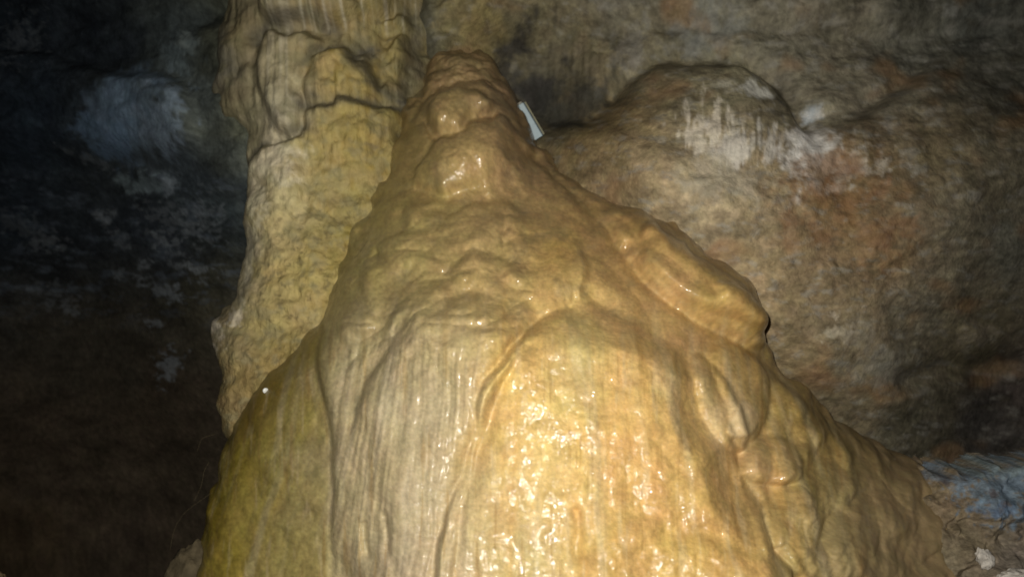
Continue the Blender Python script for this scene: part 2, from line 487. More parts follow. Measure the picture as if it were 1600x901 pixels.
# ================================================================== FLOWSTONE COLUMN, upper left
cx_ = axis(250, 272, 690, 760, 1.8, 12)
cy_ = axis(-800, -14, 700, 1100, 1.8, 40)
X, Yp = np.meshgrid(cx_, cy_)
col_depth = tps([(400, 0, 3.95), (520, 0, 3.85), (640, 0, 4.05), (400, 200, 3.9), (520, 200, 3.75), (640, 200, 3.9), (380, 420, 3.75), (480, 420, 3.6), (600, 420, 3.7), (350, 620, 3.6), (450, 620, 3.55),
                 (560, 700, 3.6), (400, -600, 3.6), (620, -600, 3.6), (400, 1000, 3.6)], 0.01)
D = np.clip(col_depth(X, Yp)[..., 0], 3.0, 5.0)
wxn = X + 13 * fbm(X / 85, Yp / 85, 301, 3, .5) + 14 * sstep(560, 620, X) * fbm(X / 40, Yp / 30, 303, 3); wyn = Yp + 14 * fbm(X / 60, Yp / 60, 307, 4, .55)
own = np.zeros(X.shape, int)
CN = ["lower_face", "drapery", "tier", "tier", "tier", "tier", "tier", "scallop", "scallop", "scallop", "pale_face"]
OUT = [(350, -900), (352, -60), (346, 30), (336, 80), (322, 120), (336, 160), (372, 190), (392, 235), (392, 290), (375, 350), (370, 430), (360, 475), (322, 492), (330, 530), (338, 600), (345, 660), (350, 760), (370, 1200),
       (720, 1200), (680, 500), (650, 200), (648, 60), (650, -60), (650, -900)]
sd = poly_sd(wxn, wyn, OUT, 90) + 10
cr = 1 - .7 * sstep(530, 620, X) * (1 - sstep(160, 260, Yp))
H = cr * 0.22 * np.sqrt(1 - (1 - np.clip(sd / 60, 0, 1)) ** 2) - (.40 - .30 * (1 - sstep(220, 290, Yp)) * (X < 500)) * cr * np.clip(-sd / 30, 0, 2) - 0.18 * cr
def clobe(pts, h, w, who=None, fade=None):
    d = poly_sd(wxn, wyn, pts, 40)
    p = np.sqrt(1 - (1 - np.clip(d / w, 0, 1)) ** 2)
    if fade is not None:
        q = (Yp - fade[0]) / (fade[1] - fade[0])
        p = p * (1 - sstep(0, 1, q))
    if who is not None: own[d > 0] = who
    return h * p
H += clobe([(408, -40), (405, 30), (425, 45), (470, 50), (520, 52), (560, 40), (600, 20), (640, -40)], .08, 14, 2)
H += clobe([(402, 120), (408, 72), (432, 53), (466, 56), (500, 62), (508, 72), (486, 100), (474, 140), (472, 200), (460, 218), (430, 205), (412, 160)], .085, 16, 1)
H += clobe([(474, 130), (486, 98), (512, 82), (548, 80), (580, 100), (600, 140), (600, 190), (474, 190)], .08, 18, 3, (120, 210))
H += clobe([(470, 200), (478, 172), (520, 160), (575, 166), (640, 176), (640, 300), (470, 300)], .06, 16, 4, (190, 300))
H += clobe([(378, 300), (385, 262), (412, 238), (445, 218), (476, 216), (478, 300), (450, 360), (400, 380)], .07, 18, 10, (270, 400))
H += clobe([(600, 90), (604, 62), (622, 55), (640, 70), (640, 110), (620, 125)], .07, 14, 7)
H += clobe([(590, 45), (598, 22), (620, 16), (632, 35), (625, 55), (604, 56)], .06, 14, 8)
H += clobe([(596, 150), (606, 122), (630, 118), (645, 140), (640, 190), (604, 190)], .05, 14, 9, (140, 200))
H += clobe([(405, 30), (415, 8), (440, 0), (468, 10), (470, 45), (430, 44)], .04, 12, 5)
H += clobe([(500, 45), (510, 15), (545, 5), (575, 20), (570, 45)], .035, 12, 6)
for pts, a, w in [([(470, 175), (480, 168), (560, 164), (645, 176)], .02, 5), ([(478, 330), (530, 340), (560, 320)], .02, 9), ([(475, 215), (470, 280), (478, 330)], .015, 6), ([(372, 500), (420, 540), (470, 520)], .02, 9), ([(405, 75), (430, 48), (470, 40), (520, 56)], .05, 7), ([(470, 100), (500, 78), (545, 74), (580, 92)], .045, 7), ([(380, 245), (420, 222), (470, 208)], .05, 8), ([(590, 60), (612, 44), (640, 62)], .04, 7), ([(640, 20), (655, 90), (640, 140)], .05, 12), ([(335, 140), (385, 108), (405, 90)], .04, 8),
                  ([(555, 310), (500, 330)], .02, 8)]:
    H -= .55 * a * np.exp(-(line_sd(wxn, wyn, pts) / (1.6 * w)) ** 2)
H = blur(H, 2)
up = 1 - sstep(200, 330, Yp)
H += (0.007 * perlin(X / 10, Yp / 150, 311) + 0.004 * perlin(X / 5.5, Yp / 90, 313)) * (0.2 + up * (.5 + .8 * sstep(-.2, .5, fbm(X / 60, Yp / 60, 315, 2))))
H += 0.018 * fbm(X / 45, Yp / 45, 317, 3) + 0.0032 * fbm(X / 13, Yp / 11, 319, 3, .6) * (1.2 - 0.7 * up) + 0.008 * billow(X / 32, Yp / 26, 323, 2) * (1 - up)
cc = [(360, 20, .20, .18, .11), (385, 60, .26, .22, .12), (350, 110, .17, .165, .13), (375, 150, .23, .20, .12), (335, 60, .16, .16, .13), (430, 20, .36, .32, .20), (500, 20, .42, .34, .17), (560, 30, .38, .32, .16), (620, 40, .34, .29, .13), (440, 110, .46, .42, .27), (450, 190, .48, .45, .34), (520, 120, .44, .35, .15), (570, 150, .38, .31, .11), (620, 110, .34, .28, .12), (400, 180, .30, .28, .18),
      (500, 230, .42, .34, .13), (570, 230, .36, .29, .10), (625, 220, .29, .24, .10), (430, 260, .56, .50, .32), (450, 300, .55, .48, .28), (395, 290, .46, .42, .28), (385, 380, .46, .43, .30), (430, 360, .48, .41, .20), (500, 290, .40, .34, .15), (540, 330, .32, .27, .11),
      (430, 430, .46, .37, .15), (480, 420, .40, .33, .13), (530, 400, .32, .26, .09), (375, 450, .40, .37, .25), (420, 490, .38, .32, .13), (370, 540, .28, .23, .11), (345, 520, .26, .22, .14), (380, 600, .26, .20, .08), (440, 560, .28, .22, .08), (350, 640, .22, .17, .08)]
T = shepard(cc, X + 14 * fbm(X / 40, Yp / 40, 331, 3), Yp + 14 * fbm(X / 40, Yp / 40, 337, 3), 22)
T *= (1 + 0.16 * fbm(X / 24, Yp / 24, 341, 3, .6))[..., None]
spots = sstep(0.30, 0.65, fbm(X / 15, Yp / 12, 347, 3, .6)) * sstep(270, 340, Yp) * sstep(385, 420, X)
T = mix(T, (.09, .075, .04), 0.45 * spots)
T = mix(T, (.13, .12, .09), 0.55 * sstep(.3, .8, fbm(X / 30, Yp / 22, 353, 3)) * up * sstep(480, 520, X))
for i, (a, b, rx, ry, am) in enumerate([(318, 497, 22, 10, .95), (335, 512, 20, 14, .85), (370, 495, 14, 12, .7), (300, 535, 22, 9, .9), (285, 550, 20, 16, .8), (325, 545, 20, 14, .5)]):
    T = patch(T, a, b, rx, ry, (.56, .52, .42), am, 90 + i, 7, 0, 1.0)
H += .02 * billow(X / 40, Yp / 34, 361, 2) * up * sstep(490, 530, X)
T = mix(T, (.60, .56, .42), .6 * sstep(-.1, .5, perlin(X / 8, Yp / 160, 363)) * np.exp(-((X - 448) / 26) ** 2) * up)
T = mix(T, (.30, .22, .05), .5 * sstep(.1, .7, fbm(X / 26, Yp / 50, 367, 3)) * sstep(470, 500, X))
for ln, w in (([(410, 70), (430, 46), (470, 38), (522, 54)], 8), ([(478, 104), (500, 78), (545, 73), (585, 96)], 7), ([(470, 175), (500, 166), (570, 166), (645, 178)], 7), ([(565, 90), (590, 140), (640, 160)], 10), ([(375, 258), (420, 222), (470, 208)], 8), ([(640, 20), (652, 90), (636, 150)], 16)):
    T = mix(T, (.10, .10, .085), .75 * np.exp(-(line_sd(wxn, wyn, ln) / (w * 1.5)) ** 2))  # dirt along the tier crevices; the dark tint also deepens their recess shade
T = mix(T, (.24, .225, .13), .5 * sstep(0, .7, fbm(X / 34, Yp / 30, 371, 4, .6)))
T = patch(T, 440, 255, 40, 36, (.68, .63, .46), .8, 95, 14)
T = patch(T, 405, 310, 22, 50, (.60, .56, .40), .8, 96, 14)
T = patch(T, 382, 400, 13, 60, (.56, .53, .40), .7, 97, 10)
T = mix(T, (.64, .61, .48), .55 * sstep(.0, .6, perlin(X / 7, Yp / 200, 373)) * (1 - sstep(40, 62, Yp)) * sstep(425, 440, X))
T *= np.array((1.18, 1.14, 1.06))
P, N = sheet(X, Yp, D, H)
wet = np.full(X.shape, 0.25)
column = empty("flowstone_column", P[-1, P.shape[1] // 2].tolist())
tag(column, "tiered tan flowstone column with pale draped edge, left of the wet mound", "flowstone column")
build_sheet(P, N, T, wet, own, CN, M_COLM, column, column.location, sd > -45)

# ================================================================== ROCK SHELF, lower right
X, Yp = np.meshgrid(axis(1240, 1260, 1625, 2600, 2.2, 50), axis(670, 684, 915, 1900, 2.2, 50))
sh_depth = tps([(1300, 700, 3.65), (1450, 725, 3.36), (1600, 710, 3.22), (1350, 850, 3.34), (1500, 870, 3.12), (1620, 880, 3.08), (2400, 800, 3.0), (1400, 1800, 2.6), (2400, 1800, 2.6)], .01)
D = np.clip(sh_depth(X, Yp)[..., 0], 2.3, 4.5)
wxn = X + 10 * fbm(X / 50, Yp / 50, 401, 3); wyn = Yp + 12 * fbm(X / 45, Yp / 45, 407, 4, .6)
SH = [(1240, 672), (1330, 688), (1400, 708), (1440, 722), (1490, 716), (1530, 728), (1570, 714), (1605, 704), (1800, 690), (2700, 680), (2700, 2000), (1200, 2000)]
sd = poly_sd(wxn, wyn - 14, SH, 80)
H = 0.05 * np.sqrt(1 - (1 - np.clip(sd / 14, 0, 1)) ** 2) - 0.05 - 0.30 * np.clip(-sd / 25, 0, 2)
for pts, a, w in [([(1385, 700), (1375, 760), (1395, 830)], .03, 10), ([(1400, 815), (1470, 822), (1540, 815)], .03, 9), ([(1340, 720), (1345, 770), (1380, 790)], .02, 8)]:
    H -= a * np.exp(-(line_sd(wxn, wyn, pts) / w) ** 2)
H = blur(H, 1)
H += .05 * fbm(X / 75, Yp / 55, 411, 3) + .007 * fbm(X / 26, Yp / 20, 415, 2)
sc_ = [(1380, 740, .26, .20, .12), (1400, 800, .24, .19, .11), (1470, 800, .20, .15, .09), (1450, 850, .19, .16, .10), (1540, 850, .19, .15, .095), (1590, 830, .17, .14, .10), (1590, 880, .22, .19, .15), (1440, 890, .20, .17, .11)]
T = shepard(sc_, X, Yp, 25) * (1 + .2 * fbm(X / 22, Yp / 16, 421, 4, .6))[..., None]
for i, (a, b, rx, ry, am) in enumerate([(1478, 740, 32, 14, .7), (1530, 758, 50, 28, .9), (1580, 745, 45, 42, .9), (1560, 790, 40, 22, .9), (1610, 760, 40, 50, .8)]):
    T = patch(T, a, b, rx, ry, (.15, .20, .245), am, 120 + i, 8, .25, 1.2)
T = patch(T, 1555, 795, 34, 14, (.10, .16, .25), .6, 130, 8)
T = patch(T, 1560, 730, 50, 16, (.22, .28, .27), .5, 131, 8)
for i, (a, b) in enumerate([(1446, 745), (1480, 752), (1545, 770), (1565, 785)]):
    T = patch(T, a, b, 9, 7, (.10, .085, .085), .8, 135 + i, 5)
T *= np.clip(1 + .3 * fbm(X / 7, Yp / 6, 431, 3, .7), .4, 1.7)[..., None]
H += .004 * fbm(X / 9, Yp / 8, 433, 2)
P, N = sheet(X, Yp, D, H)
P_shelf = P.reshape(-1, 3)
rock_shelf = empty("rock_shelf", at(1500, 900, 3.0).tolist())
tag(rock_shelf, "brown rock shelf with a blue grey crust along its top edge", kind="structure")
build_sheet(P, N, T, np.full(X.shape, .3), np.zeros(X.shape, int), ["shelf_face"], M_ROCK, rock_shelf, rock_shelf.location, sd > -16)

# ================================================================== THE WET FLOWSTONE MOUND
STEP = 1.55
X, Yp = np.meshgrid(axis(200, 250, 1540, 1600, STEP, 10), axis(20, 44, 915, 1750, STEP, 30))
m_depth = tps([(720, 90, 3.85), (640, 160, 3.75), (800, 160, 3.75), (720, 240, 3.42), (600, 280, 3.6), (850, 260, 3.6), (700, 400, 3.07), (540, 400, 3.33), (900, 400, 3.06), (1050, 360, 3.45), (1190, 480, 3.4), (1050, 470, 3.1),
               (640, 600, 2.95), (510, 600, 3.12), (900, 600, 2.80), (1060, 620, 2.87), (850, 850, 2.70), (1060, 850, 2.76), (600, 850, 2.86), (450, 850, 3.03), (310, 850, 3.3), (360, 660, 3.45), (440, 650, 3.15), (470, 520, 3.4),
               (1150, 650, 2.95), (1200, 850, 2.75), (1350, 700, 3.4), (1280, 620, 3.45), (1390, 870, 3.10), (1480, 860, 3.26), (1440, 740, 3.40), (850, 1700, 2.45), (300, 1700, 2.9), (1400, 1700, 2.8)], .02)
D = np.clip(m_depth(X, Yp)[..., 0], 2.1, 4.2)
wxn = X + 5 * fbm(X / 80, Yp / 80, 501, 2); wyn = Yp + 5 * fbm(X / 80, Yp / 80, 507, 2)
ww = 1 - sstep(380, 460, Yp)
wxn += 8 * ww * fbm(X / 34, Yp / 34, 503, 3); wyn += 8 * ww * fbm(X / 34, Yp / 34, 509, 3)
rim = 7 * fbm(X / 42, Yp / 42, 505, 3)
own = np.zeros(X.shape, int)
MN = ["flank", "cap", "head", "nub", "belly", "shoulder", "finger", "drapery", "drapery", "apron", "lobe", "lobe", "lobe", "lobe", "lobe", "skirt", "flake", "tongue", "tongue", "tongue"]
LE = [(684, 60), (654, 102), (632, 145), (612, 190), (602, 240), (578, 290), (556, 330), (531, 380), (510, 430), (498, 478), (442, 540), (388, 603), (352, 650), (329, 700), (315, 760), (299, 830), (287, 905), (262, 1100), (235, 1800)]
RE = [(762, 62), (800, 128), (830, 182), (850, 224), (884, 256), (932, 294), (1000, 314), (1052, 330), (1092, 366), (1150, 405), (1194, 450), (1207, 505), (1218, 552), (1270, 602), (1332, 662), (1412, 706), (1470, 745), (1520, 905), (1550, 1200), (1540, 1800)]
OUT = LE + RE[::-1]
sd = poly_sd(wxn, wyn, OUT, 90) + 5 + rim
mr = 1 - .9 * sstep(1320, 1420, X) * sstep(690, 745, Yp)
H = mr * (0.26 * np.sqrt(1 - (1 - np.clip(sd / 70, 0, 1)) ** 2) - 0.24 - 0.5 * np.clip(-sd / 25, 0, 2.2))

def lobe(pts, h, w, who=None, fade=None, soft=0.0, melt=()):
    """melt: places (x, y, radius) where the lobe's rim melts smoothly into the rock behind"""
    d = poly_sd(wxn, wyn, pts, 60)
    m = np.zeros(X.shape)
    for (mx, my, mr) in melt:
        m = np.maximum(m, np.exp(-((X - mx) ** 2 + (Yp - my) ** 2) / mr ** 2))
    t = np.clip(d / (w * (1 + 4.5 * m)), 0, 1)
    s_ = np.clip(soft + m, 0, 1)
    p = np.sqrt(1 - (1 - t) ** 2) * (1 - s_) + s_ * sstep(0, 1, t)
    if fade is not None:
        (x0, y0), (x1, y1) = fade
        q = ((X - x0) * (x1 - x0) + (Yp - y0) * (y1 - y0)) / ((x1 - x0) ** 2 + (y1 - y0) ** 2)
        p = p * (1 - sstep(0, 1, q))
    if who is not None: own[d > 0] = who
    return h * p
def groove(pts, a, w):
    return -a * np.exp(-(line_sd(wxn, wyn, pts) / w) ** 2)

# apex
H += lobe([(645, 156), (664, 100), (694, 62), (752, 64), (784, 104), (804, 150), (770, 160), (715, 140), (675, 150)], .02, 22, 1)
H += lobe([(628, 185), (655, 158), (690, 140), (735, 131), (775, 140), (812, 172), (840, 228), (838, 300), (790, 330), (700, 320), (630, 310), (600, 270)], .075, 40, 2, ((730, 210), (730, 330)), 0, [(630,300,60),(836,300,50),(610,220,50)])
H += lobe([(664, 190), (676, 165), (700, 152), (738, 152), (772, 170), (764, 186), (740, 196), (722, 214), (698, 229), (682, 222)], .10, 26, 3)
H += lobe([(648, 262), (690, 234), (722, 210), (752, 190), (790, 186), (822, 220), (838, 268), (830, 310), (780, 312), (740, 303), (690, 306), (655, 296)], .11, 44, 4, None, 0, [(836,250,40),(800,310,40)])
# left shoulder lumps
H += lobe([(556, 352), (575, 318), (620, 300), (660, 300), (740, 304), (800, 316), (836, 352), (830, 420), (780, 520), (640, 520), (520, 480), (515, 430)], .06, 55, 5, ((700, 340), (660, 560)), .3, [(560,350,60),(836,380,90),(740,304,70)])
H += lobe([(632, 352), (646, 328), (672, 322), (700, 334), (712, 356), (690, 378), (650, 380)], .03, 22, None, None, 0, [(650,378,40)])
H += lobe([(704, 340), (740, 312), (800, 318), (830, 350), (820, 400), (740, 410), (705, 380)], .035, 36, None, ((760, 340), (760, 420)))
# right shoulder and its folds
H += lobe([(842, 232), (880, 262), (932, 296), (1000, 316), (1052, 332), (1150, 405), (1196, 450), (1210, 520), (1190, 550), (1118, 524), (1062, 484), (1016, 458), (986, 404), (935, 350), (872, 296)], .085, 40, 5, None, 0, [(850,240,70),(900,320,50)])
H += lobe([(1000, 420), (985, 370), (1010, 350), (1060, 390), (1130, 440), (1185, 470), (1200, 510), (1180, 520), (1120, 500), (1060, 470)], .07, 24)
H += lobe([(1090, 452), (1120, 448), (1175, 478), (1196, 508), (1185, 528), (1140, 510)], .045, 18)
# fingers in the middle
H += lobe([(838, 360), (862, 340), (884, 362), (898, 420), (900, 470), (850, 520), (826, 470)], .045, 24, 6, ((866, 420), (866, 520)), 0, [(838,380,60),(860,340,40)])
H += lobe([(882, 382), (898, 378), (914, 400), (920, 440), (910, 468), (899, 470), (890, 440)], .045, 18, 6, None, .55)
H += lobe([(860, 300), (910, 330), (960, 380), (1000, 440), (1000, 520), (930, 480), (918, 420), (890, 360)], .035, 40, None, ((930, 400), (960, 510)), .5, [(900,320,60),(990,400,60)])
# left panel with flutes, standing over the apron
H += lobe([(500, 474), (560, 400), (660, 420), (800, 440), (860, 480), (760, 640), (700, 905), (690, 1800), (528, 1800), (526, 905), (524, 700), (512, 650), (497, 570)], .07, 30, 7, None, 0, [(600,410,90),(720,430,90),(830,455,80),(526,930,70)])
H += lobe([(660, 470), (700, 450), (820, 470), (850, 500), (760, 640), (730, 720), (690, 905), (650, 1300), (600, 1300), (545, 905), (545, 760), (556, 670), (580, 600), (618, 545)], .08, 38, 8, None, 0, [(720,450,60),(790,460,70),(850,490,60),(548,730,60),(545,830,90),(548,950,90)])
for q in ([(556, 352), (570, 330), (592, 322), (614, 334), (610, 356), (580, 364)], [(590, 400), (612, 372), (650, 366), (690, 384), (680, 420), (620, 428)], [(700, 430), (730, 404), (780, 402), (815, 424), (800, 450), (730, 456)], [(560, 450), (580, 420), (620, 420), (646, 446), (620, 470), (576, 474)], [(690, 486), (720, 462), (770, 462), (800, 484), (780, 510), (716, 512)]):
    H += lobe(q, .032, 18, None, None, 0, [(q[4][0], q[4][1], 40)])
H += lobe([(616, 550), (600, 520), (640, 470), (690, 440), (720, 470), (680, 500)], .03, 22)
own[(poly_sd(wxn, wyn, [(496, 484), (450, 541), (402, 603), (366, 650), (341, 700), (326, 760), (309, 830), (296, 905), (240, 1800), (527, 1800), (526, 905), (524, 700), (512, 650), (496, 570)], 40) > -14) & (own == 0)] = 9
# the big front lobe
H += lobe([(884, 478), (836, 502), (795, 552), (752, 610), (738, 700), (706, 780), (676, 905), (640, 1800), (1300, 1800), (1240, 905), (1200, 850), (1172, 765), (1142, 695), (1118, 610), (1090, 548), (1030, 492), (965, 458), (918, 474), (900, 486)], .12, 50, 10, None, 0, [(960,460,75),(1030,492,60),(1110,640,60),(1160,740,60),(1090,560,40),(905,478,30)])
H += lobe([(676, 930), (692, 850), (704, 795), (722, 748), (748, 724), (790, 738), (850, 790), (888, 830), (892, 930), (900, 1300), (640, 1300)], .04, 40, 11, ((700, 800), (960, 860)), 0, [(800,750,60),(860,800,60)])
H += lobe([(900, 930), (906, 850), (950, 800), (1020, 790), (1030, 830), (1100, 828), (1150, 850), (1190, 870), (1240, 930), (1240, 1300), (900, 1300)], .03, 30, 12, None, .5)
# right front lobes
H += lobe([(1066, 560), (1090, 552), (1118, 580), (1150, 640), (1165, 690), (1150, 710), (1118, 690), (1092, 640)], .05, 22, 13)
H += lobe([(1098, 552), (1120, 535), (1165, 545), (1196, 570), (1200, 640), (1180, 690), (1150, 690), (1126, 640)], .055, 30, 14)
H += lobe([(1146, 742), (1154, 705), (1186, 682), (1226, 688), (1244, 720), (1240, 752), (1190, 756)], .055, 26, 17)
H += lobe([(1160, 830), (1166, 795), (1190, 780), (1218, 792), (1226, 840), (1200, 862), (1176, 858)], .03, 22, 18)
H += lobe([(1196, 600), (1240, 590), (1290, 640), (1345, 690), (1420, 720), (1520, 800), (1560, 1400), (1250, 1400), (1210, 880), (1196, 760)], .05, 50, 15)
for pts in ([(1248, 660), (1262, 740), (1266, 880), (1236, 880), (1222, 760)], [(1290, 670), (1330, 720), (1346, 800), (1320, 840), (1290, 780)], [(1346, 720), (1392, 730), (1402, 800), (1372, 830), (1350, 780)],
            [(1270, 830), (1330, 800), (1390, 840), (1400, 905), (1290, 905)], [(1220, 620), (1262, 626), (1290, 680), (1262, 700), (1230, 680)]):
    H += lobe(pts, .03, 24, 19, None, .4, [(1405, 800, 70), (1400, 900, 60)])
G = np.zeros_like(H)
for pts, a, w in [([(838, 236), (880, 285), (930, 335), (975, 395), (1004, 448), (1060, 480), (1116, 520), (1190, 546)], .025, 10), ([(960, 345), (1004, 396), (1060, 446), (1100, 462)], .02, 10),
                  ([(886, 482), (838, 502), (800, 548), (760, 604)], .015, 8), ([(1196, 560), (1230, 600), (1300, 660)], .025, 10), ([(575, 815), (581, 858)], .016, 5), ([(611, 800), (615, 852)], .018, 5), ([(615, 852), (640, 905)], .010, 8), ([(896, 795), (898, 862)], .02, 9),
                  ([(1140, 690), (1172, 765), (1200, 850), (1235, 905)], .02, 8), ([(664, 196), (680, 226), (700, 233), (736, 210), (764, 190)], .03, 7), ([(640, 160), (690, 139), (735, 132), (780, 144)], .02, 7), ([(930, 470), (1000, 500), (1060, 560)], .010, 14)]:
    G = G + groove(pts, a, w)
H = blur(H, 2) + blur(G, 1)
cap = (own == 1) * sstep(0, 30, sd)
H += cap * (.007 * perlin(X / 30, Yp / 7 + .8 * perlin(X / 22, Yp / 30, 545), 546) + .012 * billow(X / 26, Yp / 18, 548, 2) + .010 * fbm(X / 34, Yp / 26, 549, 2))
# pale chipped flake: flat facets
d = poly_sd(wxn, wyn, [(1124, 672), (1130, 646), (1140, 630), (1152, 622), (1172, 632), (1186, 652), (1176, 676), (1150, 688), (1136, 684)], 40, 1)
H += .010 * np.clip(d / 5, 0, 1) * (1 - sstep(1140, 1184, X + .5 * (640 - Yp)))
own[d > 0] = 16
# flow coordinates: flutes fan out from the tip
Lx = np.interp(Yp, [p[1] for p in LE], [p[0] for p in LE]); Rx = np.interp(Yp, [p[1] for p in RE], [p[0] for p in RE])
tt = (X - Lx) / np.maximum(Rx - Lx, 60)
low = sstep(430, 620, Yp)
pan = sstep(500, 530, X) * (1 - sstep(720, 790, X - 0.0 * Yp)) * sstep(440, 600, Yp)
fr = sstep(720, 780, X) * low
ap = (1 - sstep(490, 530, X)) * low
fs = 850 + (X - 850) * (1 + .30 * (1 - (Yp - 450) / 450)) + 10 * fbm(X / 120, Yp / 160, 517, 2)
flu = .0065 * perlin(fs / 30, Yp / 420, 511) + (.0042 + .002 * pan) * perlin(fs / 13, Yp / 300, 513) + (.0018 + .0016 * pan) * perlin(fs / 6.5, Yp / 140, 515)
H += flu * (0.06 + .62 * pan + 0.26 * fr + 0.06 * ap) + .011 * perlin(fs / 75, Yp / 520, 518) * fr + .003 * perlin(X / 24, Yp / 9, 519) * ap * sstep(600, 700, Yp)
# lumpy drip relief on the left shoulder, lumps lean up to the right
ca, sa = math.cos(-.5), math.sin(-.5)
u = X * ca + Yp * sa; v = -X * sa + Yp * ca
lump = sstep(510, 560, X) * (1 - sstep(800, 860, X)) * sstep(300, 350, Yp) * (1 - sstep(500, 640, Yp))
lm = .35 + .65 * sstep(-.35, .35, fbm(X / 70, Yp / 70, 525, 2))
wu = 14 * fbm(X / 60, Yp / 60, 527, 2)
H += lump * lm * (.060 * billow((u + wu) / 104, (v + wu) / 58, 521, 1) + .022 * billow((u + wu) / 44, (v + wu) / 26, 522, 1) + .003 * fbm(u / 34, v / 19, 523, 2))
# draped folds running down from the tip over both shoulders
fold = sstep(840, 880, X) * (1 - sstep(1180, 1230, X)) * sstep(220, 300, Yp) * (1 - sstep(470, 560, Yp))
cf, sf = math.cos(.72), math.sin(.72)
fu = X * cf + Yp * sf; fv = -X * sf + Yp * cf
H += fold * (.018 * perlin(fu / 190, fv / 58 + .4 * perlin(X / 90, Yp / 90, 528), 529) + .020 * billow(fu / 170, fv / 52, 530, 1))
head = 1 - sstep(290, 340, Yp)
H += head * (.004 * fbm(X / 26, Yp / 20, 535, 3) + .0016 * fbm(X / 7, Yp / 6, 540, 2) + .005 * billow(X / 44, Yp / 40, 536, 2))
rt = sstep(1180, 1240, X) * sstep(560, 640, Yp)
H += rt * (.020 * fbm(X / 50, Yp / 75, 537, 3) + .030 * billow(X / 52, Yp / 66, 538, 1) + .0015 * fbm(X / 12, Yp / 12, 539, 2))
H += (.009 * fbm(X / 80, Yp / 80, 531, 2) + .008 * billow(X / 55, Yp / 60, 533, 2)) * (1 - .6 * lump) + .004 * fbm(X / 22, Yp / 26, 532, 2) * (1 - .5 * lump)
H += .008 * billow(X / 40, Yp / 46, 534, 1) * sstep(1120, 1180, X)
# wet zones: films of running water with tiny rims across the flow
WZ = [(850, 640, 95, 75, 1), (810, 830, 75, 75, 1), (700, 600, 45, 110, .8), (745, 270, 60, 30, .9), (700, 185, 35, 30, .7), (1195, 720, 45, 30, 1), (1092, 605, 22, 45, 1), (1030, 700, 30, 110, .7), (660, 380, 60, 45, .6), (740, 470, 70, 45, .6),
      (600, 500, 50, 40, .5), (1190, 810, 40, 40, .8), (1000, 850, 90, 45, .7), (1110, 840, 60, 50, .7), (1150, 520, 50, 14, .7), (1300, 760, 40, 40, .5), (510, 740, 14, 40, .6), (930, 600, 40, 60, .6), (960, 760, 50, 60, .5), (1340, 890, 20, 12, 1), (1240, 740, 26, 34, .8), (1340, 780, 30, 34, .7), (1270, 850, 40, 26, .7), (1390, 800, 30, 30, .5), (1420, 870, 30, 24, .5), (800, 360, 60, 30, .7), (580, 420, 40, 40, .5), (1100, 470, 50, 22, .6), (900, 430, 18, 30, .6), (440, 800, 75, 90, .55), (480, 720, 30, 50, .6), (740, 750, 16, 40, .9)]
wz = np.zeros(X.shape)
wn = .5 * fbm(X / 30, Yp / 34, 583, 3, .6)
for (a, b, rx, ry, am) in WZ:
    wz = np.maximum(wz, am * (1 - sstep(.5, 1.35, np.sqrt(((X - a) / rx) ** 2 + ((Yp - b) / ry) ** 2) + wn)))
g = perlin(X / 13, Yp / 7.0, 541) + .7 * perlin(X / 8, Yp / 5.2, 543)
H += .0008 * g * (.22 + .78 * wz) + .0012 * lump * perlin(X / 11, Yp / 8, 553)
H += .0010 * perlin(X / 9, Yp / 8, 551) * (0.25 + 0.75 * lump)

